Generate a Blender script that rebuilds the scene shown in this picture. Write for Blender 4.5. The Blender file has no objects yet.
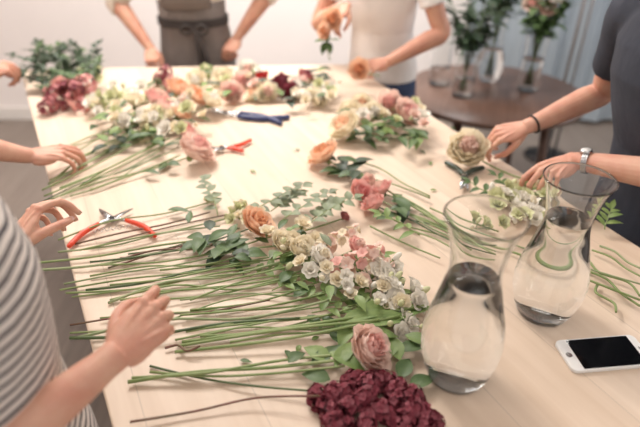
import bpy, math, random
from mathutils import Vector, Matrix
random.seed(11)
sin, cos, pi, rad = math.sin, math.cos, math.pi, math.radians
V = Vector
Z = V((0, 0, 1))

# ---------------------------------------------------------------- survey
T = 0.90            # work table height
CAMZ = 1.62
PITCH = rad(32.5)
FPX = 540.0

def ray(x, y):
    u = (x-320)/FPX
    v = (213.5-y)/FPX
    return V((u, cos(PITCH)+v*sin(PITCH), -sin(PITCH)+v*cos(PITCH)))

def tp(x, y, h=0.0):
    """world point on the horizontal plane h above the table top"""
    d = ray(x, y)
    t = (CAMZ-T-h)/(-d.z)
    return V((d.x*t, d.y*t, T+h))

def dp(x, y, Y):
    """world point on the vertical plane at distance Y"""
    d = ray(x, y)
    t = Y/d.y
    return V((d.x*t, Y, CAMZ+d.z*t))

# ---------------------------------------------------------------- materials
def lin(c):
    return tuple(((x/255)/12.92 if x/255 <= .04045 else ((x/255+.055)/1.055)**2.4) for x in c)+(1,)

def mat(name, col, rough=.6, var=.12, scale=30, bump=0.0, bscale=80, metal=0, sss=0, spec=.5, col2=None, trans=0):
    m = bpy.data.materials.new(name)
    m.use_nodes = True
    nt = m.node_tree
    p = nt.nodes['Principled BSDF']
    p.inputs['Roughness'].default_value = rough
    p.inputs['Metallic'].default_value = metal
    p.inputs['Specular IOR Level'].default_value = spec
    if sss:
        p.inputs['Subsurface Weight'].default_value = sss
        p.inputs['Subsurface Radius'].default_value = (.6, .25, .15)
        p.inputs['Subsurface Scale'].default_value = .02
    tc = nt.nodes.new('ShaderNodeTexCoord')
    nz = nt.nodes.new('ShaderNodeTexNoise')
    nz.inputs['Scale'].default_value = scale
    nz.inputs['Detail'].default_value = 3
    nt.links.new(tc.outputs['Object'], nz.inputs['Vector'])
    mx = nt.nodes.new('ShaderNodeMix')
    mx.data_type = 'RGBA'
    a = lin(col)
    c2 = lin(col2) if col2 else tuple(max(0, x*(1-var*2)) for x in a[:3])+(1,)
    mx.inputs[6].default_value = a
    mx.inputs[7].default_value = c2
    rp = nt.nodes.new('ShaderNodeMapRange')
    rp.inputs[1].default_value = .35
    rp.inputs[2].default_value = .7
    nt.links.new(nz.outputs['Fac'], rp.inputs[0])
    nt.links.new(rp.outputs[0], mx.inputs[0])
    nt.links.new(mx.outputs[2], p.inputs['Base Color'])
    if bump:
        n2 = nt.nodes.new('ShaderNodeTexNoise')
        n2.inputs['Scale'].default_value = bscale
        nt.links.new(tc.outputs['Object'], n2.inputs['Vector'])
        bp = nt.nodes.new('ShaderNodeBump')
        bp.inputs['Strength'].default_value = bump
        bp.inputs['Distance'].default_value = .01
        nt.links.new(n2.outputs['Fac'], bp.inputs['Height'])
        nt.links.new(bp.outputs[0], p.inputs['Normal'])
    if trans:
        tr = nt.nodes.new('ShaderNodeBsdfTranslucent')
        nt.links.new(mx.outputs[2], tr.inputs['Color'])
        ms = nt.nodes.new('ShaderNodeMixShader')
        ms.inputs[0].default_value = trans
        out = nt.nodes['Material Output']
        nt.links.new(p.outputs[0], ms.inputs[1])
        nt.links.new(tr.outputs[0], ms.inputs[2])
        nt.links.new(ms.outputs[0], out.inputs[0])
    return m

def wood_mat(name, c1, c2, ang, plank=.16, rough=.5):
    m = bpy.data.materials.new(name)
    m.use_nodes = True
    nt = m.node_tree
    N = nt.nodes.new
    L = nt.links.new
    p = nt.nodes['Principled BSDF']
    p.inputs['Roughness'].default_value = rough
    tc = N('ShaderNodeTexCoord')
    rot = N('ShaderNodeMapping')
    rot.inputs['Rotation'].default_value = (0, 0, ang)
    L(tc.outputs['Object'], rot.inputs['Vector'])
    st = N('ShaderNodeMapping')
    st.inputs['Scale'].default_value = (26, 1.6, 1)
    L(rot.outputs[0], st.inputs['Vector'])
    nz = N('ShaderNodeTexNoise')
    nz.inputs['Scale'].default_value = 1.6
    nz.inputs['Detail'].default_value = 6
    nz.inputs['Distortion'].default_value = .6
    L(st.outputs[0], nz.inputs['Vector'])
    sx = N('ShaderNodeSeparateXYZ')
    L(rot.outputs[0], sx.inputs[0])
    dv = N('ShaderNodeMath'); dv.operation = 'DIVIDE'; dv.inputs[1].default_value = plank
    L(sx.outputs[0], dv.inputs[0])
    fl = N('ShaderNodeMath'); fl.operation = 'FLOOR'
    L(dv.outputs[0], fl.inputs[0])
    wn = N('ShaderNodeTexWhiteNoise'); wn.noise_dimensions = '1D'
    L(fl.outputs[0], wn.inputs['W'])
    fr = N('ShaderNodeMath'); fr.operation = 'FRACT'
    L(dv.outputs[0], fr.inputs[0])
    seam = N('ShaderNodeMath'); seam.operation = 'LESS_THAN'; seam.inputs[1].default_value = .010
    L(fr.outputs[0], seam.inputs[0])
    ad = N('ShaderNodeMath'); ad.operation = 'MULTIPLY_ADD'; ad.inputs[1].default_value = .35
    L(wn.outputs['Value'], ad.inputs[0])
    mr = N('ShaderNodeMapRange'); mr.inputs[1].default_value = .3; mr.inputs[2].default_value = .75; mr.inputs[4].default_value = .65
    L(nz.outputs['Fac'], mr.inputs[0])
    L(mr.outputs[0], ad.inputs[2])
    mx = N('ShaderNodeMix'); mx.data_type = 'RGBA'
    mx.inputs[6].default_value = lin(c1)
    mx.inputs[7].default_value = lin(c2)
    L(ad.outputs[0], mx.inputs[0])
    mx2 = N('ShaderNodeMix'); mx2.data_type = 'RGBA'
    mx2.inputs[7].default_value = tuple(x*.5 for x in lin(c2)[:3])+(1,)
    L(mx.outputs[2], mx2.inputs[6])
    s2 = N('ShaderNodeMath'); s2.operation = 'MULTIPLY'; s2.inputs[1].default_value = .4
    L(seam.outputs[0], s2.inputs[0])
    L(s2.outputs[0], mx2.inputs[0])
    L(mx2.outputs[2], p.inputs['Base Color'])
    bp = N('ShaderNodeBump'); bp.inputs['Strength'].default_value = .08; bp.inputs['Distance'].default_value = .003
    L(nz.outputs['Fac'], bp.inputs['Height'])
    L(bp.outputs[0], p.inputs['Normal'])
    return m

def stripe_mat(name, c1, c2, period):
    m = mat(name, c1, .9, .04, 40, .15, 30)
    nt = m.node_tree
    p = nt.nodes['Principled BSDF']
    tc = nt.nodes.new('ShaderNodeTexCoord')
    sx = nt.nodes.new('ShaderNodeSeparateXYZ')
    nt.links.new(tc.outputs['Object'], sx.inputs[0])
    nz = nt.nodes.new('ShaderNodeTexNoise'); nz.inputs['Scale'].default_value = 7
    nt.links.new(tc.outputs['Object'], nz.inputs['Vector'])
    a = nt.nodes.new('ShaderNodeMath'); a.operation = 'MULTIPLY_ADD'; a.inputs[1].default_value = .03
    nt.links.new(nz.outputs['Fac'], a.inputs[0]); nt.links.new(sx.outputs[2], a.inputs[2])
    dv = nt.nodes.new('ShaderNodeMath'); dv.operation = 'DIVIDE'; dv.inputs[1].default_value = period
    nt.links.new(a.outputs[0], dv.inputs[0])
    fr = nt.nodes.new('ShaderNodeMath'); fr.operation = 'FRACT'
    nt.links.new(dv.outputs[0], fr.inputs[0])
    lt = nt.nodes.new('ShaderNodeMath'); lt.operation = 'LESS_THAN'; lt.inputs[1].default_value = .40
    nt.links.new(fr.outputs[0], lt.inputs[0])
    mx = nt.nodes.new('ShaderNodeMix'); mx.data_type = 'RGBA'
    mx.inputs[6].default_value = lin(c1); mx.inputs[7].default_value = lin(c2)
    nt.links.new(lt.outputs[0], mx.inputs[0])
    nt.links.new(mx.outputs[2], p.inputs['Base Color'])
    return m

def glass_mat(name, col, ior):
    m = bpy.data.materials.new(name)
    m.use_nodes = True
    p = m.node_tree.nodes['Principled BSDF']
    p.inputs['Base Color'].default_value = col
    p.inputs['Roughness'].default_value = 0.0
    p.inputs['IOR'].default_value = ior
    p.inputs['Transmission Weight'].default_value = 1
    return m

M = {}
M['wood'] = wood_mat('pale_wood', (228, 206, 185), (209, 183, 159), rad(-27), .17)
M['wood_edge'] = mat('pale_wood_edge', (190, 164, 140), .6, .1, 12)
M['darkwood'] = wood_mat('dark_wood', (108, 78, 64), (74, 52, 42), .3, .14, .35)
M['wall'] = mat('wall_paint', (240, 232, 228), .9, .02, 3, .03, 120)
M['wallside'] = mat('wall_paint_rose', (232, 220, 214), .9, .03, 3)
M['floor'] = wood_mat('floor_boards', (140, 128, 118), (110, 98, 90), 0, .2, .5)
M['ceil'] = mat('ceiling_paint', (240, 236, 230), .9, .02)
M['trim'] = mat('trim_white', (232, 226, 220), .6, .02)
M['curtain'] = mat('curtain_blue_grey', (168, 178, 186), .9, .08, 2.5, .1, 60, trans=.2)
M['steel'] = mat('steel', (190, 190, 192), .25, .05, 30, metal=1)
M['darkmetal'] = mat('dark_metal', (60, 58, 58), .4, .05, metal=.8)
M['glass'] = glass_mat('clear_glass', (.99, .998, .995, 1), 1.45)
M['water'] = glass_mat('water', (1, 1, 1, 1), 1.33)
M['skin'] = mat('skin_light', (216, 166, 142), .55, .06, 22, .08, 300, sss=.25, col2=(204, 142, 120))
M['skin2'] = mat('skin_warm', (206, 154, 128), .55, .06, 22, .08, 300, sss=.25, col2=(192, 132, 110))
M['nail'] = mat('nail', (236, 192, 182), .25, .02)
M['lips'] = mat('lips', (190, 100, 96), .4, .05)
M['eye'] = mat('eye_white', (240, 238, 234), .2, .02)
M['iris'] = mat('iris_brown', (60, 40, 28), .2, .1)
M['hair_brown'] = mat('hair_brown', (92, 62, 44), .5, .3, 60, .6, 200)
M['hair_blond'] = mat('hair_blond', (180, 140, 96), .5, .3, 60, .6, 200)
M['hair_dark'] = mat('hair_dark', (44, 32, 28), .45, .3, 60, .6, 200)
M['stripe'] = stripe_mat('striped_jersey', (226, 217, 211), (74, 70, 74), .016)
M['cream_cloth'] = mat('cream_cotton', (228, 212, 196), .9, .05, 10, .3, 25)
M['white_cloth'] = mat('white_cotton', (240, 235, 231), .9, .03, 8, .3, 20)
M['dark_cloth'] = mat('charcoal_cotton', (48, 52, 64), .9, .1, 10, .3, 22)
M['grey_cloth'] = mat('grey_cotton', (150, 142, 138), .9, .1, 10, .3, 22)
M['jeans'] = mat('blue_denim', (58, 72, 104), .9, .15, 60, .2, 200)
M['jeans_dark'] = mat('dark_denim', (40, 42, 54), .9, .15, 60, .2, 200)
M['apron'] = mat('taupe_apron', (122, 113, 108), .9, .08, 14, .3, 24)
M['apron_tie'] = mat('apron_tie', (62, 56, 54), .9, .08, 14)
M['shoe'] = mat('shoe_leather', (60, 50, 46), .5, .1)
M['black'] = mat('black_rubber', (22, 22, 24), .5, .05)
M['phone_w'] = mat('phone_white', (238, 236, 234), .3, .01)
M['screen'] = mat('phone_screen', (10, 11, 14), .06, .01)
M['orange'] = mat('orange_red_grip', (226, 66, 32), .4, .05)
M['navy'] = mat('navy_grip', (34, 46, 94), .4, .05)
M['olive_grip'] = mat('dark_green_grip', (46, 62, 50), .4, .05)
# plants
M['stem'] = mat('stem_green', (118, 138, 80), .5, .2, 18, col2=(146, 158, 106), spec=.4)
M['stem_s'] = mat('stem_sage', (134, 148, 104), .55, .2, 18, col2=(158, 166, 126), spec=.4)
M['stem_d'] = mat('stem_dark_green', (82, 102, 58), .5, .2, 18)
M['stem_r'] = mat('stem_brown_red', (112, 64, 52), .55, .25, 18, col2=(92, 88, 56))
M['leaf'] = mat('leaf_green', (88, 112, 66), .5, .25, 25, col2=(62, 86, 50), trans=.15)
M['leaf_l'] = mat('leaf_light', (132, 154, 90), .5, .2, 25, col2=(102, 130, 70), trans=.2)
M['leaf_d'] = mat('leaf_dark', (56, 76, 52), .5, .25, 25, trans=.1)
M['leaf_g'] = mat('leaf_grey_green', (148, 160, 128), .55, .2, 25, trans=.2)
M['cream'] = mat('petal_cream', (250, 239, 214), .7, .02, 40, trans=.3)
M['creamg'] = mat('petal_cream_green', (228, 228, 184), .7, .05, 40, trans=.3)
M['white'] = mat('petal_white', (251, 246, 236), .7, .02, 40, trans=.3)
M['pink'] = mat('petal_pink', (248, 196, 186), .7, .04, 40, trans=.3)
M['pinkd'] = mat('petal_deep_pink', (240, 160, 154), .7, .05, 40, trans=.3)
M['blush'] = mat('petal_blush', (251, 222, 208), .7, .03, 40, trans=.3)
M['peach'] = mat('petal_peach', (251, 212, 180), .7, .04, 40, trans=.3)
M['peachd'] = mat('petal_apricot', (244, 184, 142), .7, .04, 40, trans=.3)
M['red'] = mat('petal_red', (208, 60, 56), .7, .1, 40, trans=.2)
M['burg'] = mat('petal_burgundy', (116, 34, 50), .7, .2, 90, col2=(142, 58, 72), trans=.15)
M['burgl'] = mat('petal_mauve', (156, 78, 90), .7, .2, 60, trans=.2)
M['burgd'] = mat('petal_wine', (84, 20, 34), .7, .2, 60, trans=.1)
M['rosy'] = mat('petal_dusty_rose', (208, 132, 132), .7, .1, 60, trans=.2)

# ---------------------------------------------------------------- mesh builder
class MB:
    def __init__(s):
        s.v = []; s.f = []; s.m = []; s.mats = []
    def mi(s, name):
        if name not in s.mats:
            s.mats.append(name)
        return s.mats.index(name)
    def add(s, vs, fs, m):
        o = len(s.v); k = s.mi(m)
        s.v.extend([tuple(x) for x in vs])
        for f in fs:
            s.f.append(tuple(i+o for i in f)); s.m.append(k)
    def obj(s, name, parent=None, smooth=True, bevel=0):
        me = bpy.data.meshes.new(name)
        me.from_pydata(s.v, [], s.f)
        for n in s.mats:
            me.materials.append(M[n])
        me.polygons.foreach_set('material_index', s.m)
        me.polygons.foreach_set('use_smooth', [smooth]*len(s.f))
        me.update()
        ob = bpy.data.objects.new(name, me)
        bpy.context.collection.objects.link(ob)
        if parent:
            ob.parent = parent
        if bevel:
            bm = ob.modifiers.new('bevel', 'BEVEL'); bm.width = bevel; bm.segments = 3
            bm.limit_method = 'ANGLE'
        return ob

def empty(name, loc=(0, 0, 0)):
    e = bpy.data.objects.new(name, None)
    e.empty_display_size = .05
    bpy.context.collection.objects.link(e)
    return e

def frame(ax):
    ax = ax.normalized()
    r = V((0, 0, 1)) if abs(ax.z) < .9 else V((1, 0, 0))
    a = ax.cross(r).normalized()
    return a, ax.cross(a).normalized()

def catmull(P, R, sub):
    if sub < 2 or len(P) < 3:
        return P, R
    oP, oR = [], []
    n = len(P)
    for i in range(n-1):
        p0 = P[max(i-1, 0)]; p1 = P[i]; p2 = P[i+1]; p3 = P[min(i+2, n-1)]
        for k in range(sub):
            t = k/sub
            q = .5*((2*p1)+(p2-p0)*t+(2*p0-5*p1+4*p2-p3)*t*t+(3*p1-p0-3*p2+p3)*t**3)
            oP.append(q); oR.append(R[i]*(1-t)+R[i+1]*t)
    oP.append(P[-1]); oR.append(R[-1])
    return oP, oR

def tube(b, P, R, m, sides=8, sub=0, cap=True, balls=False):
    P = [V(p) for p in P]
    if not isinstance(R, (list, tuple)):
        R = [R]*len(P)
    if balls:
        ball(b, P[0], R[0], m); ball(b, P[-1], R[-1], m)
    P, R = catmull(P, R, sub)
    vs = []; fs = []
    nrm = None
    n = len(P)
    for i, p in enumerate(P):
        t = (P[min(i+1, n-1)]-P[max(i-1, 0)])
        if t.length < 1e-9: t = V((0, 0, 1))
        t.normalize()
        if nrm is None:
            nrm, _ = frame(t)
        else:
            nrm = nrm-t*nrm.dot(t)
            nrm.normalize()
        bn = t.cross(nrm)
        for k in range(sides):
            a = 2*pi*k/sides
            vs.append(p+(nrm*cos(a)+bn*sin(a))*R[i])
    for i in range(n-1):
        for k in range(sides):
            k2 = (k+1) % sides
            fs.append((i*sides+k, i*sides+k2, (i+1)*sides+k2, (i+1)*sides+k))
    if cap:
        fs.append(tuple(range(sides-1, -1, -1)))
        fs.append(tuple((n-1)*sides+k for k in range(sides)))
    b.add(vs, fs, m)

def ell(b, c, ax, ay, az, m, nu=16, nv=10):
    vs = [c+az]; fs = []
    for j in range(1, nv):
        th = pi*j/nv
        for i in range(nu):
            ph = 2*pi*i/nu
            vs.append(c+az*cos(th)+(ax*cos(ph)+ay*sin(ph))*sin(th))
    vs.append(c-az)
    for i in range(nu):
        fs.append((0, 1+i, 1+(i+1) % nu))
    for j in range(nv-2):
        for i in range(nu):
            a = 1+j*nu+i; a2 = 1+j*nu+(i+1) % nu
            fs.append((a, a+nu, a2+nu, a2))
    o = 1+(nv-2)*nu
    for i in range(nu):
        fs.append((o+(i+1) % nu, o+i, len(vs)-1))
    b.add(vs, fs, m)

def ball(b, c, r, m, nu=12, nv=8):
    ell(b, V(c), V((r, 0, 0)), V((0, r, 0)), V((0, 0, r)), m, nu, nv)

def loft(b, rings, m, sides=28):
    vs = []; fs = []
    for c, ax, ay in rings:
        for k in range(sides):
            a = 2*pi*k/sides
            vs.append(c+ax*cos(a)+ay*sin(a))
    n = len(rings)
    for i in range(n-1):
        for k in range(sides):
            k2 = (k+1) % sides
            fs.append((i*sides+k, i*sides+k2, (i+1)*sides+k2, (i+1)*sides+k))
    fs.append(tuple(range(sides-1, -1, -1)))
    fs.append(tuple((n-1)*sides+k for k in range(sides)))
    b.add(vs, fs, m)

def box(b, c, sx, sy, sz, m, ang=0):
    c = V(c); R = Matrix.Rotation(ang, 3, 'Z')
    vs = [c+R @ V((x*sx/2, y*sy/2, z*sz/2)) for z in (-1, 1) for y in (-1, 1) for x in (-1, 1)]
    b.add(vs, [(0, 2, 3, 1), (4, 5, 7, 6), (0, 1, 5, 4), (2, 6, 7, 3), (0, 4, 6, 2), (1, 3, 7, 5)], m)

def prism(b, pts, z0, z1, m):
    n = len(pts)
    vs = [V((p[0], p[1], z0)) for p in pts]+[V((p[0], p[1], z1)) for p in pts]
    fs = [tuple(range(n-1, -1, -1)), tuple(range(n, 2*n))]
    for i in range(n):
        j = (i+1) % n
        fs.append((i, j, j+n, i+n))
    b.add(vs, fs, m)

def fuse(b, name, voxel, parent, smooth=3):
    ob = b.obj('tmp')
    r = ob.modifiers.new('r', 'REMESH'); r.mode = 'VOXEL'; r.voxel_size = voxel
    if smooth:
        s = ob.modifiers.new('s', 'SMOOTH'); s.iterations = smooth; s.factor = .5
    dg = bpy.context.evaluated_depsgraph_get()
    me = bpy.data.meshes.new_from_object(ob.evaluated_get(dg))
    me.name = name
    old = ob.data
    bpy.data.objects.remove(ob); bpy.data.meshes.remove(old)
    if len(me.materials) == 0:
        me.materials.append(M[b.mats[0]])
    me.polygons.foreach_set('use_smooth', [True]*len(me.polygons))
    o = bpy.data.objects.new(name, me)
    bpy.context.collection.objects.link(o)
    if parent: o.parent = parent
    return o

def lathe(b, prof, c, m, sides=56):
    """closed profile revolve; profile starts and ends on the axis (r=0)"""
    c = V(c)
    vs = [c+V((0, 0, prof[0][1]))]; fs = []
    mid = prof[1:-1]
    for r, z in mid:
        for k in range(sides):
            a = 2*pi*k/sides
            vs.append(c+V((r*cos(a), r*sin(a), z)))
    vs.append(c+V((0, 0, prof[-1][1])))
    for k in range(sides):
        fs.append((0, 1+(k+1) % sides, 1+k))
    for i in range(len(mid)-1):
        for k in range(sides):
            k2 = (k+1) % sides
            fs.append((1+i*sides+k, 1+i*sides+k2, 1+(i+1)*sides+k2, 1+(i+1)*sides+k))
    o = 1+(len(mid)-1)*sides
    for k in range(sides):
        fs.append((o+k, o+(k+1) % sides, len(vs)-1))
    b.add(vs, fs, m)

def smooth_prof(pr, sub=6):
    P = [V((r, 0, z)) for r, z in pr]
    Q, _ = catmull(P, [1]*len(P), sub)
    return [(max(q.x, 0.0005), q.z) for q in Q]

# ---------------------------------------------------------------- plants
def petal(b, base, up, out, L, W, a0, a1, cup, m, ruf=0., nu=4, nv=4):
    side = up.cross(out)
    p = base.copy(); vs = []; fs = []
    for j in range(nv+1):
        v = j/nv
        a = a0+(a1-a0)*v
        dr = up*cos(a)+out*sin(a)
        if j > 0:
            p = p+dr*(L/nv)
        n = out*cos(a)-up*sin(a)
        w = W*sin(pi*(.10+.68*v))
        for i in range(nu+1):
            u = -1+2*i/nu
            q = p+side*(w*u)-n*(cup*w*u*u)-dr*(L*.22*u*u*v*v)
            if ruf and j >= nv-1:
                q = q+n*random.uniform(-ruf, ruf)*L+dr*random.uniform(-ruf, ruf)*L*.6
            vs.append(q)
    for j in range(nv):
        for i in range(nu):
            a = j*(nu+1)+i
            fs.append((a, a+1, a+nu+2, a+nu+1))
    b.add(vs, fs, m)

def calyx(b, pos, ax, r, m='stem'):
    a, c = frame(ax)
    ell(b, pos-ax*r*.15, a*r*.24, c*r*.24, ax*r*.3, m, 8, 6)
    for k in range(5):
        t = 2*pi*k/5
        o = a*cos(t)+c*sin(t)
        petal(b, pos-ax*r*.2, ax, o, r*.7, r*.12, 1.4, .9, .3, m, nu=2, nv=3)

def rose(b, pos, ax, r, inner, outer, open_=1.0, ruf=0.03, layers=6):
    ax = ax.normalized(); a, c = frame(ax)
    base = pos-ax*r*.55
    ell(b, base+ax*r*.45, a*r*.22, c*r*.22, ax*r*.5, inner, 10, 8)
    for k in range(layers):
        f = k/(layers-1)
        n = 3+int(f*4)
        ph = random.random()*6
        for i in range(n):
            t = ph+2*pi*i/n
            o = a*cos(t)+c*sin(t)
            petal(b, base+o*r*(.06+.22*f), ax, o, r*(1.15+random.uniform(-.05, .05)+.05*f), r*(.40+.42*f),
                  (.15+1.05*f*open_), (-.45+1.3*f*open_)+random.uniform(-.1, .1), .5-.2*f, inner if f < .5 else outer, ruf)
    calyx(b, base, ax, r*.8)

def peony(b, pos, ax, r, inner, outer, n=54):
    ax = ax.normalized(); a, c = frame(ax)
    base = pos-ax*r*.6
    ell(b, base+ax*r*.5, a*r*.35, c*r*.35, ax*r*.5, inner, 10, 8)
    for i in range(n):
        f = (i+.5)/n
        t = i*2.39996
        o = a*cos(t)+c*sin(t)
        petal(b, base+o*r*.25*f, ax, o, r*(1.35-.15*f+random.uniform(-.12, .06)), r*(.32+.36*f),
              .05+1.25*f, -.55+1.35*f, .5, inner if f < .5 else outer, .06, nu=4, nv=4)
    calyx(b, base, ax, r*.8)

def floret(b, pos, ax, r, m, n=5, nu=2, nv=2, a0=.7, a1=1.5, ruf=.06):
    a, c = frame(ax)
    ph = random.random()*6
    for i in range(n):
        t = ph+2*pi*i/n
        petal(b, pos, ax, a*cos(t)+c*sin(t), r, r*.5, a0, a1, .3, m, ruf, nu, nv)

def lis(b, pos, ax, r, m):
    """open bell-shaped lisianthus / freesia blossom"""
    for k in range(3):
        floret(b, pos-ax*r*.3, ax, r*(1.15-.15*k), m, 6-k, 4, 4, .5-.17*k, 1.25-.6*k, .03)
    a, c = frame(ax)
    ell(b, pos-ax*r*.4, a*r*.16, c*r*.16, ax*r*.25, 'stem', 6, 5)

def bud(b, pos, ax, r, m):
    a, c = frame(ax)
    ell(b, pos, a*r*.5, c*r*.5, ax*r, m, 8, 8)
    ell(b, pos-ax*r*.7, a*r*.3, c*r*.3, ax*r*.45, 'stem', 6, 5)

def cluster(b, pos, A, B, C, n, fr, ms, petals=4, low=-.3):
    k = 0
    while k < n:
        d = V((random.gauss(0, 1), random.gauss(0, 1), random.gauss(0, 1))).normalized()
        if d.z < low: continue
        q = pos+(A*d.x+B*d.y+C*d.z)*random.uniform(.8, 1.1)
        nrm = (A*d.x/A.length_squared+B*d.y/B.length_squared+C*d.z/C.length_squared).normalized()
        floret(b, q, nrm, fr*random.uniform(.8, 1.2), random.choice(ms), petals)
        k += 1

def leaf(b, pos, d, up, L, W, m, bend=.5, nv=6, fold=.25):
    d = d.normalized(); side = d.cross(up)
    if side.length < .1: side = d.cross(V((1, 0, 0)))
    side.normalize(); n = side.cross(d).normalized()
    vs = []; fs = []; p = pos.copy()
    tw = random.uniform(-.3, .3)
    for j in range(nv+1):
        v = j/nv
        a = -bend*v+bend*.3
        if j: p = p+(d*cos(a)+n*sin(a))*(L/nv)
        w = W*.5*max(sin(pi*min(1, v**.8*.97+.03)), .03)
        s2 = side*cos(tw*v)+n*sin(tw*v)
        for u in (-1, -.5, 0, .5, 1):
            q = p+s2*(w*u)+n*(abs(u)*w*fold)
            if q.z < T+.0015 and q.z > T-.06: q.z = T+.0015+random.uniform(0, .001)
            vs.append(q)
    for j in range(nv):
        for i in range(4):
            q = j*5+i
            fs.append((q, q+1, q+6, q+5))
    b.add(vs, fs, m)

def sprig(b, pos, d, L, m, n=9, lw=.02, ll=.045, sm='stem', rise=.35):
    """leafy twig growing from pos in direction d"""
    d = d.normalized()
    P = []
    for i in range(5):
        t = i/4
        P.append(pos+d*L*t+Z*(rise*L*t*(1-t*.6))+V((random.uniform(-1, 1), random.uniform(-1, 1), 0))*L*.04)
    tube(b, P, [.0014]*4+[.0008], sm, 5, 2)
    for i in range(n):
        t = .15+.85*i/(n-1)
        k = min(int(t*4), 3); q = P[k].lerp(P[k+1], t*4-k)
        s = 1 if i % 2 else -1
        side = d.cross(Z)*s
        dd = (d*.5+side*.9+Z*random.uniform(-.1, .5))
        leaf(b, q, dd, Z, ll*random.uniform(.7, 1.1)*(1-.3*t), lw*random.uniform(.8, 1.1), m, random.uniform(.2, .9))
    leaf(b, P[-1], d, Z, ll*.8, lw*.8, m, .4)

def stem(b, tail, head, r=.0019, m='stem', h0=.006, jit=.018):
    d = head-tail
    sd = d.cross(Z).normalized()
    j1, j2 = random.uniform(-jit, jit), random.uniform(-jit, jit)
    P = [tail, tail.lerp(head, .33)+sd*j1, tail.lerp(head, .66)+sd*j2, head]
    hmax = max(head.z-T, 0)
    P[1].z = T+h0+random.uniform(0, .012); P[2].z = T+h0+hmax*.35
    tube(b, P, [r*1.15, r, r, r*.9], m, 7, 5)
    return P

def flower(b, kind, head, tail, r, cols=None, leaves=3, sm='stem', lm='leaf', sr=.0020, h=None, up=1.0):
    """one cut flower lying on the table"""
    hh = h if h is not None else r*.95
    Hp = tp(head[0], head[1], hh)
    if tail is None:
        d = V((random.uniform(-1, 1), random.uniform(-1.2, .4), 0)).normalized()
    else:
        Tp = tp(tail[0], tail[1], .006+random.uniform(0, .01))
        d = (Hp-Tp); d.z = 0; d.normalize()
    ax = (d*.8+Z*up+V((0, -.35, 0))).normalized()
    if tail is not None:
        stem(b, Tp, Hp-ax*r*.6, sr, sm)
        for i in range(leaves):
            t = random.uniform(.55, .9)
            q = Tp.lerp(Hp, t); q.z = T+.008+random.uniform(0, .015)
            s = random.choice((-1, 1))
            dd = d*random.uniform(.2, 1)+d.cross(Z)*s*random.uniform(.4, 1)+Z*random.uniform(0, .3)
            leaf(b, q, dd, Z, random.uniform(.04, .07), random.uniform(.018, .028), lm, random.uniform(.2, .9))
    c = cols or ('pink', 'blush')
    if kind == 'rose': rose(b, Hp, ax, r*1.08, c[0], c[1])
    elif kind == 'peony': peony(b, Hp, ax, r, c[0], c[1])
    elif kind == 'carn': peony(b, Hp, ax, r, c[0], c[1], 40)
    elif kind == 'lis':
        for k in range(3):
            o = V((random.uniform(-1, 1), random.uniform(-1, 1), random.uniform(-.2, .7)))*r*1.2
            lis(b, Hp+o, (ax+o*20).normalized(), r*1.15, c[0])
        for k in range(3):
            o = V((random.uniform(-1, 1), random.uniform(-1, 1), random.uniform(-.2, .7)))*r*1.8
            bud(b, Hp+o, (ax+o*20).normalized(), r*.55, random.choice((c[1], 'creamg')))
            tube(b, [Hp-ax*r, Hp+o], .001, 'stem', 5)
    elif kind == 'stock':
        for i in range(16):
            t = i/15
            q = Hp+ax*r*(2.6*t-1.0)+d*r*(1.4*t-.6)
            a, cc = frame(ax)
            th = i*2.4
            o = a*cos(th)+cc*sin(th)
            lis_r = r*(.72-.32*t)
            floret(b, q+o*r*.4*(1-t*.5), (o+ax*.6).normalized(), lis_r, c[i % 2], 6, 3, 3, .4, 1.4)
    elif kind == 'astil':
        a, cc = frame(ax)
        cluster(b, Hp, a*r, cc*r*.8, ax*r*1.1, 80, r*.26, list(c), 5, -1)
    return Hp

# ---------------------------------------------------------------- room
def slab(name, c, sx, sy, sz, m, bevel=0):
    b = MB(); box(b, c, sx, sy, sz, m)
    return b.obj(name, smooth=False, bevel=bevel)

XL, XR, YB, YF, CH = -2.5, 3.1, 3.9, -1.6, 2.9
slab('floor', ((XL+XR)/2, (YB+YF)/2, -.05), XR-XL+.2, YB-YF+.2, .1, 'floor')
slab('ceiling', ((XL+XR)/2, (YB+YF)/2, CH+.05), XR-XL+.2, YB-YF+.2, .1, 'ceil')
slab('wall_back', ((XL+XR)/2, YB+.05, CH/2), XR-XL+.2, .1, CH, 'wall')
slab('wall_left', (XL-.05, (YB+YF)/2, CH/2), .1, YB-YF, CH, 'wallside')
slab('wall_right', (XR+.05, (YB+YF)/2, CH/2), .1, YB-YF, CH, 'wall')
slab('baseboard_back', ((XL+XR)/2, YB-.01, .05), XR-XL, .02, .1, 'trim', .004)
slab('baseboard_left', (XL+.01, (YB+YF)/2, .05), .02, YB-YF-.05, .1, 'trim', .004)

# curtain
b = MB()
vs = []; fs = []
n = 160; x0, x1 = 1.0, 2.75
for j in range(2):
    for i in range(n+1):
        t = i/n
        vs.append(V((x0+(x1-x0)*t, YB-.12+.025*sin(t*50)+.008*sin(t*133), .04 if j == 0 else 2.55)))
for i in range(n):
    fs.append((i, i+1, i+n+2, i+n+1))
b.add(vs, fs, 'curtain')
tube(b, [(x0-.1, YB-.12, 2.57), (x1+.1, YB-.12, 2.57)], .015, 'steel', 10)
tube(b, [(x0-.08, YB-.12, 2.57), (x0-.08, YB, 2.57)], .01, 'steel', 8)
tube(b, [(x1+.08, YB-.12, 2.57), (x1+.08, YB, 2.57)], .01, 'steel', 8)
b.obj('window_curtain')

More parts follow.
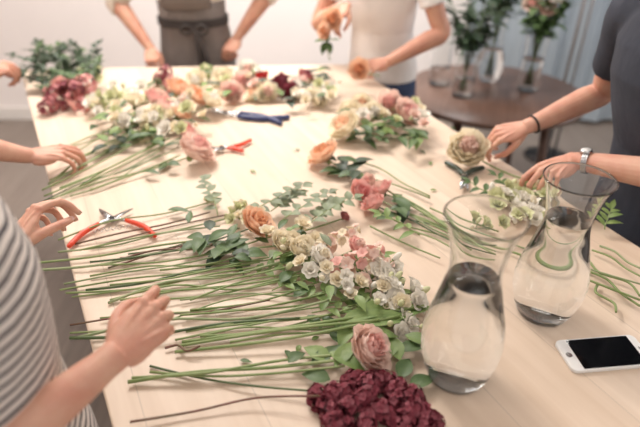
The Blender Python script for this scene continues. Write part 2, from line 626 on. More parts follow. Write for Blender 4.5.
# metal floor lamp
b = MB()
pp = dp(572, 50, 3.25); px_, py_ = pp.x, pp.y
lathe(b, [(0, 0), (.14, 0), (.14, .012), (.03, .022), (.013, .03), (.0, .03)], (px_, py_, 0), 'darkmetal', 32)
tube(b, [(px_, py_, .02), (px_, py_, 1.9)], .011, 'steel', 10)
tube(b, [(px_+.05, py_, .02), (px_+.05, py_, 1.9)], .008, 'steel', 10)
lathe(b, [(0, 1.88), (.16, 1.84), (.165, 1.85), (.10, 2.08), (.09, 2.08), (0, 2.06)], (px_+.02, py_, 0), 'trim', 32)
b.obj('floor_lamp')

# ---------------------------------------------------------------- work table
FL = tp(20, 69); FR = tp(350, 64); RR = tp(640, 247); LL = tp(112, 427)
def ext(a, c, Y):
    t = (Y-a.y)/(c.y-a.y)
    return a+(c-a)*t
NL = ext(FL, LL, .33); NR = ext(FR, RR, .33)
wt = empty('work_table')
b = MB()
prism(b, [NL, NR, FR, FL], T-.04, T, 'wood')
b.obj('table_top', wt, False, .004)
b = MB()
cen = (NL+NR+FR+FL)/4
ins = [cen+(p-cen)*.86 for p in (NL, NR, FR, FL)]
for i, p in enumerate(ins):
    box(b, (p.x, p.y, (T-.04)/2), .07, .07, T-.04, 'wood_edge', rad(27))
for i in range(4):
    p, q = ins[i], ins[(i+1) % 4]
    d = q-p
    box(b, ((p.x+q.x)/2, (p.y+q.y)/2, T-.09), d.length, .025, .1, 'wood_edge', math.atan2(d.y, d.x))
b.obj('table_frame', wt, False, .003)

# ---------------------------------------------------------------- round side table
RT = .66
rc = V((.89, 2.68, 0))
rt = empty('round_side_table')
b = MB()
lathe(b, [(0, RT-.035), (.43, RT-.035), (.45, RT-.025), (.455, RT-.01), (.45, RT), (0, RT)], rc, 'darkwood', 64)
b.obj('top', rt)
b = MB()
for k in range(4):
    a = pi/4+k*pi/2
    o = V((cos(a), sin(a), 0))
    tube(b, [rc+o*.30+Z*(RT-.035), rc+o*.36+Z*.0], [.025, .017], 'darkwood', 10)
tube(b, [rc+V((cos(a_), sin(a_), 0))*.29+Z*(RT-.06) for a_ in [pi/4+k*pi/8 for k in range(17)]], .018, 'darkwood', 8)
b.obj('legs', rt)

# ---------------------------------------------------------------- vases
def vase(name, base, h, rs, water=.7, wall=.002, foot=.010):
    e = empty(name)
    outer = smooth_prof([(r*1.0, z*h) for z, r in rs], 6)
    pr = [(0, 0), (outer[0][0]*.9, 0)]+[(r, max(z, .002)) for r, z in outer]
    inner = [(r-wall, z) for r, z in outer if z > foot]
    rim = [(outer[-1][0]-wall/2, h+.0012)]
    pr += rim+list(reversed(inner))+[(inner[0][0]*.85, foot), (0, foot)]
    b = MB(); lathe(b, pr, base, 'glass'); b.obj('glass', e)
    if water:
        wz = h*water
        wp = [(r+.0004, z) for r, z in inner if z < wz]
        wp = [(0, foot-.0004), (inner[0][0]*.85, foot-.0004)]+wp+[(wp[-1][0], wz), (0, wz)]
        b = MB(); lathe(b, wp, base, 'water'); b.obj('water', e)
    return e
RS = [(0, .044), (.06, .053), (.20, .0635), (.34, .063), (.52, .050), (.68, .0395), (.78, .040), (.92, .049), (1.0, .058)]
vb1 = tp(455, 374); vb2 = tp(541, 311)
vase('glass_vase', vb1, .318, RS, .66)
vase('glass_vase', vb2, .292, RS, .74)

# background vases on the round table
def rt_pt(x, y):
    d = ray(x, y); t = (CAMZ-RT)/(-d.z)
    return V((d.x*t, d.y*t, RT))
CYL = [(0, .05), (.1, .052), (.5, .05), (.8, .052), (1, .06)]
bvs = [((438, 84), .30, CYL, .3), ((462, 96), .22, CYL, .4), ((488, 80), .34, RS, .5), ((527, 90), .28, CYL, .6)]
pts = []; ves = []
for (px, py), h, pr, w in bvs:
    p = rt_pt(px, py); pts.append(p)
    ves.append(vase('display_vase', p, h, pr, w))
def arrangement(name, base, h, n, lm, fl=None, sp=.16, Ls=.2, parent=None):
    b = MB()
    for i in range(n):
        a = i*2.4; o = V((cos(a), sin(a), 0))*random.uniform(.3, 1)
        p0 = base+V((0, 0, .03))-o*.02; p1 = base+o*.03+Z*h; p2 = base+o*sp+Z*(h+Ls*random.uniform(.5, 1.1))
        tube(b, [p0, p1, p2], .002, 'stem_d', 5, 4)
        for k in range(9):
            t = k/8; q = p1.lerp(p2, t)
            leaf(b, q, o+V((random.uniform(-1, 1), random.uniform(-1, 1), random.uniform(-.3, .8))), Z, .08, .04, lm, .6)
        if fl and i % 2 == 0:
            rose(b, p2, (o+Z*1.0+V((0, -.6, 0))).normalized(), .038, random.choice(fl), random.choice(fl), layers=4)
    return b.obj(name, parent)
arrangement('foliage_bouquet', pts[3], .28, 14, 'leaf', ('white', 'blush', 'pink'), .10, .2, ves[3])
arrangement('foliage_bouquet', pts[1], .22, 14, 'leaf_d', None, .12, .26, ves[1])
arrangement('rose_bouquet', pts[2], .34, 10, 'leaf_d', ('blush', 'pink', 'rosy'), .10, .2, ves[2])

# ---------------------------------------------------------------- people
FCON = {
 'relaxed': [(22, 30, 18), (28, 36, 22), (34, 42, 26), (38, 46, 28)],
 'pinch': [(38, 45, 20), (46, 50, 25), (55, 55, 30), (62, 58, 30)],
 'grip': [(60, 62, 35), (64, 66, 35), (68, 68, 35), (70, 70, 35)],
 'curl': [(30, 48, 30), (46, 58, 34), (56, 66, 36), (64, 70, 36)]}
TH = {
 'relaxed': [(.016, .016, -.006), (.038, .046, -.014), (.050, .076, -.022), (.054, .102, -.028)],
 'curl': [(.016, .016, -.008), (.040, .046, -.018), (.050, .076, -.030), (.044, .102, -.044)],
 'pinch': [(.016, .016, -.008), (.037, .045, -.022), (.043, .076, -.044), (.030, .100, -.064)],
 'grip': [(.016, .016, -.008), (.036, .044, -.024), (.034, .074, -.046), (.014, .090, -.056)]}

def hand(b, nb, W, f, d, right, pose, sc=1.0, m='skin'):
    f = f.normalized(); d = (d-f*d.dot(f)).normalized()
    X = -(f.cross(d)) if right else f.cross(d)
    def loc(x, y, z): return W+(X*x+f*y+d*z)*sc
    mcp = [(.028, .090, .000), (.0095, .094, .003), (-.0095, .089, .002), (-.0275, .080, -.002)]
    ln = [(.042, .026, .021), (.047, .030, .022), (.043, .028, .022), (.034, .021, .019)]
    rr = [.0080, .0082, .0078, .0069]
    loft(b, [(loc(0, -.012, 0), X*.023*sc, d*.017*sc), (loc(0, .006, 0), X*.025*sc, d*.016*sc), (loc(.001, .03, -.001), X*.033*sc, d*.0145*sc),
             (loc(.001, .06, -.001), X*.038*sc, d*.0135*sc), (loc(.001, .082, 0), X*.036*sc, d*.009*sc), (loc(.001, .090, 0), X*.030*sc, d*.005*sc)], m, 20)
    ell(b, loc(.022, .036, -.010), X*.015*sc, f*.028*sc, d*.012*sc, m)
    ell(b, loc(-.024, .036, -.008), X*.012*sc, f*.032*sc, d*.011*sc, m)
    for i in range(4):
        x, y, z = mcp[i]; a = 0; sx = (1.5-i)*.10
        P = [loc(x*.75, y-.035, z), loc(x, y, z)]
        p = V((x, y, z)); dn = None
        for k in range(3):
            a += rad(FCON[pose][i][k])
            dr = V((sx*cos(a), cos(a), -sin(a))).normalized()
            p = p+dr*ln[i][k]
            P.append(loc(*p)); dn = (dr, a)
        r = rr[i]*sc
        tube(b, P, [r*1.0, r*1.08, r*.96, r*.88, r*.72], m, 12, 3, balls=True)
        ball(b, P[1]+d*.002, r*1.14, m)
        ball(b, P[2], r*1.09, m)
        ball(b, P[3], r*.97, m)
        tube(b, [loc(x*.35, .02, .008), loc(x*.8, .06, .0098), P[1]+d*.004], [.003*sc, .0034*sc, .0042*sc], m, 8, 3)
        dr, a = dn
        nn = (d*cos(a)+f*sin(a)).normalized()
        td = (P[-1]-P[-2]).normalized()
        c = P[-1]-td*.001+nn*r*.62
        ell(nb, c, X*r*.62, td*r*.95, nn*r*.16, 'nail', 10, 6)
    tpn = [loc(*q) for q in TH[pose]]
    tube(b, tpn, [.013*sc, .0112*sc, .0092*sc, .0076*sc], m, 12, 4, balls=True)
    ball(b, tpn[2], .0098*sc, m)
    td = (tpn[-1]-tpn[-2]).normalized()
    nn = (X+d*.6); nn = (nn-td*nn.dot(td)).normalized()
    sd = td.cross(nn)
    ell(nb, tpn[-1]+nn*.0055*sc, sd*.006*sc, td*.0082*sc, nn*.0018*sc, 'nail', 10, 6)
    return loc

def ik(S, W, pole, u, l):
    D = W-S; d = D.length
    if d > .985*(u+l):
        k = d/(.985*(u+l)); u *= k; l *= k
    a = (u*u-l*l+d*d)/(2*d); h = math.sqrt(max(u*u-a*a, 0))
    n = D/d; p = pole-n*pole.dot(n); p.normalize()
    return S+n*a+p*h

def head_geo(e, C, F, R, skin, hair, s, long_=True):
    U = Z
    b = MB()
    ell(b, C+U*.02*s-F*.012*s, R*.074*s, F*.092*s, U*.098*s, skin, 24, 16)
    ell(b, C-U*.045*s+F*.022*s, R*.056*s, F*.062*s, U*.070*s, skin, 20, 14)
    ell(b, C-U*.095*s+F*.058*s, R*.024*s, F*.022*s, U*.020*s, skin)
    tube(b, [C+U*.018*s+F*.078*s, C-U*.008*s+F*.092*s, C-U*.030*s+F*.103*s], [.007*s, .009*s, .012*s], skin, 10, 3, balls=True)
    for k in (-1, 1):
        ball(b, C-U*.034*s+F*.092*s+R*k*.011*s, .008*s, skin)
        ell(b, C-U*.008*s-F*.004*s+R*k*.078*s, R*.009*s, F*.017*s, U*.031*s, skin)
        ell(b, C+U*.026*s+F*.074*s+R*k*.030*s, R*.022*s, F*.010*s, U*.007*s, skin)
        ell(b, C-U*.030*s+F*.055*s+R*k*.036*s, R*.02*s, F*.022*s, U*.022*s, skin)
    tube(b, [C-U*.05*s-F*.015*s, C-U*.12*s-F*.02*s, C-U*.22*s-F*.035*s], [.052*s, .050*s, .060*s], skin, 20, 3)
    fuse(b, 'head', .004, e, 4)
    b = MB()
    for k in (-1, 1):
        c = C+U*.004*s+F*.073*s+R*k*.030*s
        ball(b, c, .0125*s, 'eye')
        ball(b, c+F*.0075*s, .0065*s, 'iris')
        tube(b, [c+U*.024*s+R*k*x*s+F*(.012-abs(x)*.3)*s+U*(-abs(x)*.2)*s for x in (-.018, 0, .018)], .0025*s, hair, 6, 3)
    ell(b, C-U*.062*s+F*.083*s, R*.024*s, F*.008*s, U*.0055*s, 'lips')
    ell(b, C-U*.071*s+F*.081*s, R*.020*s, F*.008*s, U*.006*s, 'lips')
    b.obj('face_features', e)
    b = MB()
    ell(b, C+U*.040*s-F*.030*s, R*.086*s, F*.092*s, U*.094*s, hair, 24, 16)
    ell(b, C-U*.02*s-F*.05*s, R*.080*s, F*.062*s, U*.10*s, hair, 24, 16)
    if long_:
        for i in range(9):
            a = (i-4)/4
            tube(b, [C+U*.05*s+R*a*.07*s-F*.05*s, C-U*.06*s+R*a*.083*s-F*(.075-.05*abs(a))*s, C-U*.18*s+R*a*.085*s-F*(.085-.05*abs(a))*s, C-U*.26*s+R*a*.07*s-F*.085*s], [.025, .024, .02, .006], hair, 8, 3)
    else:
        ball(b, C+U*.10*s-F*.10*s, .04*s, hair)
    fuse(b, 'hair', .006, e, 2)

def person(name, base, face, arms, shirt, pants, hair, skin='skin', sleeve=.55, H=1.66, lean=.05, long_=True, hem=.84, apron=False, hs=.97, headfw=.035):
    e = empty(name)
    s = H/1.66
    F = V((face[0], face[1], 0)).normalized(); R = V((F.y, -F.x, 0))
    B = V((base[0], base[1], 0))
    def c(z, fw=0): return B+Z*z*s+F*fw
    b = MB()
    rg = [(hem, 0, .160, .118), (.90, 0, .158, .116), (.97, lean*.15, .143, .106), (1.05, lean*.35, .134, .102), (1.14, lean*.6, .147, .114),
          (1.22, lean*.8, .158, .120), (1.29, lean*.95, .160, .106), (1.345, lean, .145, .085), (1.385, lean, .098, .066), (1.41, lean, .066, .058)]
    loft(b, [(c(z, fw), R*rx*s, F*ry*s) for z, fw, rx, ry in rg], shirt, 32)
    sk = {}
    for side, k in (('R', 1), ('L', -1)):
        Wp, f, d, pose, pole = arms[side][:5]
        S = c(1.335, lean)+R*k*.158*s
        E = ik(S, Wp, pole, .285*s, .245*s)
        sk[side] = (S, E, Wp)
        inn = S-R*k*.06*s+Z*.0
        if sleeve <= 1:
            En = S.lerp(E, sleeve)
            tube(b, [inn, S, S.lerp(E, sleeve*.5), En], [.06*s, .062*s, .056*s, .053*s], shirt, 18, 3)
        else:
            En = E.lerp(Wp, sleeve-1)
            tube(b, [inn, S, S.lerp(E, .5), E, En], [.06*s, .060*s, .054*s, .050*s, .042*s], shirt, 18, 4)
        ball(b, S, .061*s, shirt)
    fuse(b, 'shirt', .006, e, 4)
    for side, k in (('R', 1), ('L', -1)):
        Wp, f, d, pose, pole = arms[side][:5]
        S, E, _ = sk[side]
        fa = (Wp-E).normalized()
        b = MB(); nb = MB()
        tube(b, [S, S.lerp(E, .35), S.lerp(E, .75), E, E.lerp(Wp, .25), E.lerp(Wp, .6), Wp-fa*.02, Wp+f.normalized()*.008],
             [.045*s, .043*s, .037*s, .035*s, .037*s, .030*s, .0225*s, .020*s], skin, 20, 4, balls=False)
        ball(b, S, .045*s, skin)
        hand(b, nb, Wp, f, d, side == 'R', pose, s*hs, skin)
        nm = 'right_arm' if side == 'R' else 'left_arm'
        fuse(b, nm, .0020, e, 2)
        nb.obj(nm+'_nails', e)
    b = MB()
    loft(b, [(c(.74), R*.150*s, F*.105*s), (c(.80), R*.163*s, F*.116*s), (c(.88), R*.156*s, F*.110*s), (c(.99), R*.134*s, F*.098*s)], pants, 28)
    for k in (-1, 1):
        tube(b, [c(.86)+R*k*.075*s, c(.70)+R*k*.088*s, c(.48, .01)+R*k*.09*s, c(.30, -.01)+R*k*.09*s, c(.07, -.02)+R*k*.09*s], [.082*s, .080*s, .056*s, .052*s, .042*s], pants, 18, 4)
    fuse(b, 'trousers', .008, e, 3)
    b = MB()
    for k in (-1, 1):
        cc = c(.04, .045)+R*k*.09*s
        loft(b, [(V((cc.x, cc.y, .001)), R*.042, F*.125), (V((cc.x, cc.y, .02)), R*.045, F*.130), (V((cc.x, cc.y, .05))-F*.01, R*.041, F*.11), (V((cc.x, cc.y, .085))-F*.05, R*.035, F*.052)], 'shoe', 24)
    fuse(b, 'shoes', .006, e, 2)
    C = c(1.545, lean+headfw)
    head_geo(e, C, F, R, skin, hair, s, long_)
    if apron:
        b = MB(); vs = []; fs = []
        rows = [(.50, .19, .155), (.62, .18, .148), (.75, .175, .14), (.86, .172, .132), (.95, .160, .122), (1.03, .148, .118), (1.10, .15, .124)]
        nn = 24
        for j, (z, rx, ry) in enumerate(rows):
            for i in range(nn+1):
                a = rad(-5)+rad(190)*i/nn
                vs.append(c(z, lean*.3 if z > .95 else 0)+R*cos(a)*rx*s+F*sin(a)*(ry+.004*sin(i*1.9))*s)
        for j in range(len(rows)-1):
            for i in range(nn):
                q = j*(nn+1)+i
                fs.append((q, q+1, q+nn+2, q+nn+1))
        b.add(vs, fs, 'apron')
        vs = []; fs = []
        for j, (z, rx, ry, fw) in enumerate([(1.08, .13, .127, .5), (1.16, .12, .132, .7), (1.26, .10, .126, .95), (1.33, .085, .108, 1)]):
            for i in range(13):
                a = pi/2+(i/12-.5)*1.5
                vs.append(c(z, lean*fw)+R*cos(a)*rx*1.25*s+F*sin(a)*ry*s)
        for j in range(3):
            for i in range(12):
                q = j*13+i
                fs.append((q, q+1, q+14, q+13))
        b.add(vs, fs, 'apron')
        ob = b.obj('apron', e)
        so = ob.modifiers.new('t', 'SOLIDIFY'); so.thickness = .003
        b = MB()
        ring = [c(1.015, lean*.25)+R*cos(a)*.153*s+F*sin(a)*.124*s for a in [2*pi*i/40 for i in range(41)]]
        for dz in (-.012, 0, .012):
            tube(b, [q+Z*dz for q in ring], .007, 'apron_tie', 6)
        f0 = c(1.0, lean*.25)-R*.03+F*.135
        tube(b, [f0, f0-Z*.10-R*.01+F*.01, f0-Z*.26-R*.02+F*.008, f0-Z*.33-R*.03+F*.01], [.009, .012, .014, .012], 'apron_tie', 8, 4)
        tube(b, [f0, f0-Z*.08-R*.03+F*.01, f0-Z*.22-R*.05+F*.008], [.009, .012, .012], 'apron_tie', 8, 4)
        for k in (-1, 1):
            tube(b, [f0, f0+R*k*.035+Z*.02+F*.01, f0+R*k*.06-Z*.005+F*.01, f0+R*k*.03-Z*.02+F*.01, f0], .007, 'apron_tie', 8, 4)
            tube(b, [c(1.32, lean+.10)+R*k*.085, c(1.40, lean+.04)+R*k*.07, c(1.42, lean-.05)+R*k*.04], .007, 'apron_tie', 6, 3)
        b.obj('apron_ties', e)
    return e, sk

# striped shirt woman (near left)
w1 = dp(114, 357, .505)
person('woman_in_striped_shirt', (-.452, .485), (.877, .48), {
    'R': (w1, V((.50, .82, .16)), V((.25, -.55, .80)), 'curl', V((-.5, -.6, -.6))),
    'L': (dp(14, 250, .80), V((.22, .85, .50)), V((-.60, -.35, .7)), 'pinch', V((-1, .1, -.6)))},
    'stripe', 'jeans_dark', 'hair_brown', 'skin', .62, 1.64, -.005, False, .80, False, .92, -.045)
# left middle
a0 = tp(28, 156, .075); a1 = tp(84, 150, .055)
person('woman_in_grey_shirt', (-1.12, 1.12), (.9, .35), {
    'R': (a0, a1-a0, V((-.1, -.3, 1)), 'relaxed', V((-.6, -.4, -1))),
    'L': (V((-1.22, 1.42, .90)), V((.2, .1, -1)), V((-.2, 1, 0)), 'relaxed', V((-1, .2, 0)))},
    'grey_cloth', 'jeans', 'hair_blond', 'skin', .6, 1.66, .05, True, .80)
# left far
a0 = tp(-18, 74, .11); a1 = tp(16, 64, .12)
person('woman_in_cream_blouse', (-1.55, 1.86), (.92, .3), {
    'R': (a0, a1-a0, V((-.1, -.5, 1)), 'pinch', V((-.4, -.5, -1))),
    'L': (V((-1.52, 2.16, .90)), V((.2, .1, -1)), V((-.2, 1, 0)), 'relaxed', V((-1, .2, 0)))},
    'cream_cloth', 'jeans', 'hair_dark', 'skin2', .6, 1.66, .05, True, .80)
# apron
person('florist_in_apron', (-.585, 2.60), (.0, -1), {
    'R': (tp(150, 48, .045), V((.25, -.8, -.45)), V((-.2, -.2, 1)), 'grip', V((-1, .3, -.2))),
    'L': (tp(237, 38, .06), V((-.35, -.75, -.5)), V((.2, -.2, 1)), 'grip', V((1, .3, -.2)))},
    'cream_cloth', 'jeans_dark', 'hair_brown', 'skin2', 1.1, 1.70, .05, False, .80, True, .9)
# white tee
h5a = dp(346, 6, 2.16); h5b = dp(388, 62, 2.10)
person('woman_in_white_tshirt', (.275, 2.38), (-.45, -.9), {
    'R': (h5a, V((-.5, -.7, -.40)), V((-.3, -.5, .8)), 'curl', V((-.5, .2, -1))),
    'L': (h5b, V((-1, -.35, -.12)), V((.1, -.5, .8)), 'pinch', V((1, .1, -.4)))},
    'white_cloth', 'jeans', 'hair_blond', 'skin2', .62, 1.66, .07, True, .84, False, .84)
# dark tee (right)
r6 = tp(527, 127, .115); l6 = tp(572, 160, .115)
e6, sk6 = person('woman_in_dark_tshirt', (.87, 1.20), (-.90, -.22), {
    'R': (r6, tp(488, 137, .085)-r6, V((.1, -.35, 1)), 'pinch', V((.3, .6, -1))),
    'L': (l6, tp(536, 178, .09)-l6, V((.1, -.1, 1)), 'curl', V((.5, -.5, -1)))},
    'dark_cloth', 'jeans_dark', 'hair_dark', 'skin', .66, 1.66, .09, True, .80, False, .93)

def band(name, W, E, r, m, off, parent, tr=.003, rows=1, face=None):
    b = MB(); ax = (W-E).normalized(); a, c_ = frame(ax)
    for k in range(rows):
        ctr = W-ax*(off+k*tr*1.4)
        tube(b, [ctr+(a*cos(t)+c_*sin(t))*r for t in [2*pi*i/32 for i in range(33)]], tr, m, 8)
    if face:
        up = (Z-ax*ax.dot(Z)).normalized()
        ctr = W-ax*off+up*(r+.002)
        P0 = ctr-up*.004; P1 = ctr+up*.004
        tube(b, [P0, P1], .014, 'steel', 24)
        tube(b, [P1, P1+up*.0008], .0115, 'phone_w', 24)
    b.obj(name, parent)
band('hair_tie_bracelet', r6, sk6['R'][1], .0255, 'black', .02, e6)
band('wrist_watch', l6, sk6['L'][1], .0262, 'steel', .03, e6, .0032, 3, True)

# ---------------------------------------------------------------- phone
pc = tp(603, 355, 0); ang = rad(6)
def rrect(L, W, r, n=6):
    o = []
    for cx, cy, a0 in ((L/2-r, W/2-r, 0), (-L/2+r, W/2-r, 90), (-L/2+r, -W/2+r, 180), (L/2-r, -W/2+r, 270)):
        for i in range(n+1):
            a = rad(a0+90*i/n); o.append((cx+r*cos(a), cy+r*sin(a)))
    return o
def placed(pts, c, ang, dx=0, dy=0):
    return [(c.x+(x+dx)*cos(ang)-(y+dy)*sin(ang), c.y+(x+dx)*sin(ang)+(y+dy)*cos(ang)) for x, y in pts]
sm = empty('smartphone')
b = MB(); prism(b, placed(rrect(.150, .072, .011), pc, ang), T+.0005, T+.0075, 'phone_w'); b.obj('body', sm, False, .0015)
b = MB(); prism(b, placed(rrect(.114, .066, .001), pc, ang, .003), T+.0072, T+.0078, 'screen'); b.obj('screen', sm, False)
b = MB(); hb = placed([(-.0645, 0)], pc, ang)[0]
tube(b, [(hb[0], hb[1], T+.0072), (hb[0], hb[1], T+.0079)], .0055, 'steel', 24)
hb = placed([(.067, 0)], pc, ang)[0]
box(b, (hb[0], hb[1], T+.0076), .0015, .011, .0006, 'darkmetal', ang); b.obj('home_button', sm, False)

# ---------------------------------------------------------------- secateurs
def secateurs(name, piv, hA, hB, tA, tB, grip, rg=.0068):
    e = empty(name)
    P = tp(*piv, .012); bl = MB(); g = MB()
    for hnd, tip, k in ((hA, tA, 1), (hB, tB, -1)):
        Hh = tp(*hnd, .010); Tt = tp(*tip, .012)
        d = Hh-P; sd = d.cross(Z).normalized()*k
        q1 = P+d*.25+sd*d.length*.10; q2 = P+d*.62+sd*d.length*.12
        tube(g, [q1, q2, Hh+sd*.002], [rg*.8, rg, rg*.85], grip, 10, 5, balls=True)
        tube(bl, [P, q1, q2], [.005, .0045, .003], 'steel', 8, 3)
        v = Tt-P; sv = v.cross(Z).normalized()
        zz = P.z+k*.0016
        w = .0085 if k == 1 else .006
        pts = [(P-sv*w-v*.1), (P+v*.35-sv*w*1.3), (P+v*.75-sv*w*.8), Tt, (P+v*.6+sv*w*.5), (P+sv*w*.9-v*.1)]
        prism(bl, [(q.x, q.y) for q in pts], zz-.0015, zz+.0015, 'steel')
    tube(bl, [P-Z*.006, P+Z*.006], .006, 'darkmetal', 16)
    a = P.lerp(tp(*hA, .011), .45); c2 = P.lerp(tp(*hB, .011), .45)
    co = []
    for i in range(60):
        t = i/59; q = a.lerp(c2, t); th = t*2*pi*6
        dd = (c2-a).normalized(); s1, s2 = frame(dd)
        co.append(q+(s1*cos(th)+s2*sin(th))*.004)
    tube(bl, co, .0008, 'steel', 5)
    bl.obj('blades', e); g.obj('grips', e)
secateurs('pruning_shears', (112, 219), (70, 246), (154, 236), (99, 209), (133, 208), 'orange')
secateurs('pruning_shears', (222, 148), (250, 140), (242, 151), (204, 153), (208, 146), 'orange')
secateurs('pruning_shears', (464, 178), (446, 163), (483, 168), (460, 190), (468, 190), 'olive_grip', .008)
secateurs('floral_scissors', (225, 113), (288, 117), (280, 123), (196, 103), (200, 109), 'navy', .010)

# ---------------------------------------------------------------- flowers
R_ = random.uniform
def bunch(name, items, extra=None):
    b = MB()
    for it in items:
        kind, head, tail, r = it[:4]
        kw = it[4] if len(it) > 4 else {}
        flower(b, kind, head, tail, r, **kw)
    if extra: extra(b)
    return b.obj(name)
K = lambda c1, c2, **k: dict(cols=(c1, c2), **k)

def fan(b, lst, m='stem', r=.0020):
    for (x0, y0, x1, y1) in lst:
        stem(b, tp(x0, y0, R_(.004, .012)), tp(x1, y1, R_(.012, .03)), r*R_(.75, 1.3), m, jit=.018)

def mass(b, n, x0, x1, y0, y1, h0, h1, r0, r1, cols, poly=None):
    """scatter of small open blossoms and buds"""
    k = 0
    while k < n:
        x, y = R_(x0, x1), R_(y0, y1)
        if poly and not poly(x, y): continue
        k += 1
        ax = V((R_(-.6, .6), R_(-1, .0), 1)).normalized()
        if R_(0, 1) < .75: lis(b, tp(x, y, R_(h0, h1)), ax, R_(r0, r1), random.choice(cols))
        else: bud(b, tp(x, y, R_(h0, h1)), ax, .012, random.choice(cols+('creamg',)))
def leaves_(b, n, x0, x1, y0, y1, h0, h1, L0, L1, W, ms, poly=None):
    k = 0
    while k < n:
        x, y = R_(x0, x1), R_(y0, y1)
        if poly and not poly(x, y): continue
        k += 1
        a = R_(0, 6.28)
        leaf(b, tp(x, y, R_(h0, h1)), V((cos(a), sin(a), R_(0, .35))), Z, R_(L0, L1), W, random.choice(ms), R_(.3, 1))

def ex(b):
    fan(b, [(36, 263, 215, 238), (60, 290, 260, 262), (66, 293, 300, 262), (72, 297, 250, 272),
            (70, 333, 300, 290), (110, 300, 300, 276), (150, 292, 330, 268), (100, 318, 330, 292),
            (175, 340, 380, 322), (195, 310, 400, 296), (186, 332, 340, 304), (90, 276, 260, 250)])
    fan(b, [(40, 270, 210, 246), (64, 284, 240, 250), (76, 338, 330, 300), (108, 303, 280, 262), (180, 300, 360, 284), (58, 252, 220, 226)], 'stem_s', .0022)
    fan(b, [(108, 268, 215, 240), (112, 262, 240, 236), (90, 248, 225, 215), (75, 244, 210, 212), (70, 325, 270, 300), (120, 258, 200, 240)], 'stem_r', .0019)
    fan(b, [(128, 254, 240, 228), (86, 290, 250, 265), (70, 338, 300, 318)], 'stem_d', .0024)
    for (x, y, n, s) in [(222, 250, 10, .060), (208, 238, 7, .056), (240, 254, 6, .05)]:
        for i in range(n):
            a = R_(0, 6.28)
            leaf(b, tp(x+R_(-9, 9), y+R_(-8, 8), R_(.015, .04)), V((cos(a), sin(a), R_(-.1, .4))), Z, s*R_(.7, 1.1), s*.5, random.choice(('leaf', 'leaf_d', 'leaf')), R_(.3, 1))
    for x, y, dx, dy in [(245, 216, 60, -22), (280, 222, 50, -22), (300, 232, 55, -26), (220, 215, -16, -28), (310, 220, 30, -14), (270, 212, 30, -14)]:
        p = tp(x, y, .02); q = tp(x+dx, y+dy, .03)
        sprig(b, p, q-p, (q-p).length, 'leaf_g', 10, .026, .038)
    for x, y, dx, dy in [(330, 304, 70, -8), (300, 300, 60, -14), (320, 278, 60, -20), (270, 290, 50, -12), (250, 276, 50, -14), (310, 312, 60, -8)]:
        p = tp(x, y, .01); q = tp(x+dx, y+dy, .02)
        sprig(b, p, q-p, (q-p).length, 'leaf_l', 8, .018, .045, 'stem', .1)
    band_ = lambda x, y: abs((y-234)-(x-270)*.45) < 27
    mass(b, 50, 266, 402, 222, 308, .025, .055, .015, .024, ('cream', 'white', 'cream', 'blush', 'cream'), band_)
    leaves_(b, 24, 262, 400, 222, 312, .02, .045, .03, .055, .018, ('leaf_l', 'leaf', 'leaf_g'), band_)
    mass(b, 12, 216, 262, 202, 222, .02, .045, .013, .018, ('creamg', 'cream'))
bunch('mixed_flower_bunch', [
    ('rose', (258, 222), (90, 262), .034, K('peachd', 'peach', leaves=2, sm='stem_d', h=.048)),
    ('lis', (236, 214), (80, 250), .017, K('creamg', 'cream', leaves=1)),
    ('lis', (213, 200), (58, 240), .012, K('creamg', 'creamg', leaves=1)),
    ('carn', (300, 248), (110, 285), .026, K('cream', 'cream', leaves=1, h=.05)),
    ('carn', (322, 256), (120, 300), .026, K('cream', 'white', leaves=1, h=.055)),
    ('rose', (284, 242), (100, 265), .024, K('cream', 'cream', leaves=1, h=.045)),
    ('stock', (354, 262), (150, 300), .030, K('pink', 'blush', leaves=1, h=.05)),
    ('stock', (336, 240), (160, 270), .026, K('cream', 'blush', leaves=1, h=.04)),
    ('carn', (358, 246), (190, 300), .024, K('blush', 'pink', leaves=1, h=.055)),
    ('carn', (376, 254), (190, 310), .022, K('cream', 'blush', leaves=1, h=.05)),
    ('lis', (378, 274), (180, 315), .022, K('white', 'white', leaves=1, h=.04)),
    ('lis', (392, 292), (190, 330), .022, K('white', 'creamg', leaves=1, h=.04)),
    ('carn', (345, 216), (230, 250), .014, K('pinkd', 'rosy', leaves=0)),
], ex)

def ex2(b):
    for pts_, w in [(((182, 342), (300, 326), (424, 306)), .0032), (((175, 352), (290, 338), (400, 316)), .0028), (((178, 346), (280, 330), (380, 320)), .0028)]:
        tube(b, [tp(q[0], q[1], .008+.012*i) for i, q in enumerate(pts_)], w, 'stem', 8, 6)
    for x, y, dx, dy, L, W in [(345, 326, 1, .12, .14, .04), (380, 322, 1, .35, .12, .035), (350, 318, 1, .5, .10, .03), (360, 332, 1, -.2, .07, .03), (330, 352, 1, -.8, .08, .03), (335, 366, .6, .9, .07, .03), (405, 335, .8, -.5, .06, .025), (340, 322, 1, .3, .13, .035)]:
        leaf(b, tp(x, y, .02), V((dx, dy, .15)), Z, L, W, 'leaf_l', .5)
    for (x, y) in [(398, 350), (330, 362), (400, 360), (350, 325), (385, 330), (395, 342)]:
        leaf(b, tp(x, y, .015), V((R_(-1, 1), R_(-1, 1), .1)), Z, .06, .03, random.choice(('leaf', 'leaf_l')), .6)
    fan(b, [(128, 382, 340, 360), (150, 372, 345, 366)], 'stem', .0024)
bunch('blush_peony_bunch', [('peony', (370, 348), (132, 378), .041, K('pink', 'blush', leaves=2, sr=.0026, up=.9, h=.042)),
                     ('carn', (392, 300), (200, 336), .022, K('cream', 'white', leaves=1)),
                     ('lis', (406, 298), (200, 336), .024, K('white', 'creamg', leaves=1)),
                     ('lis', (404, 322), (230, 342), .02, K('white', 'creamg', leaves=1))], ex2)

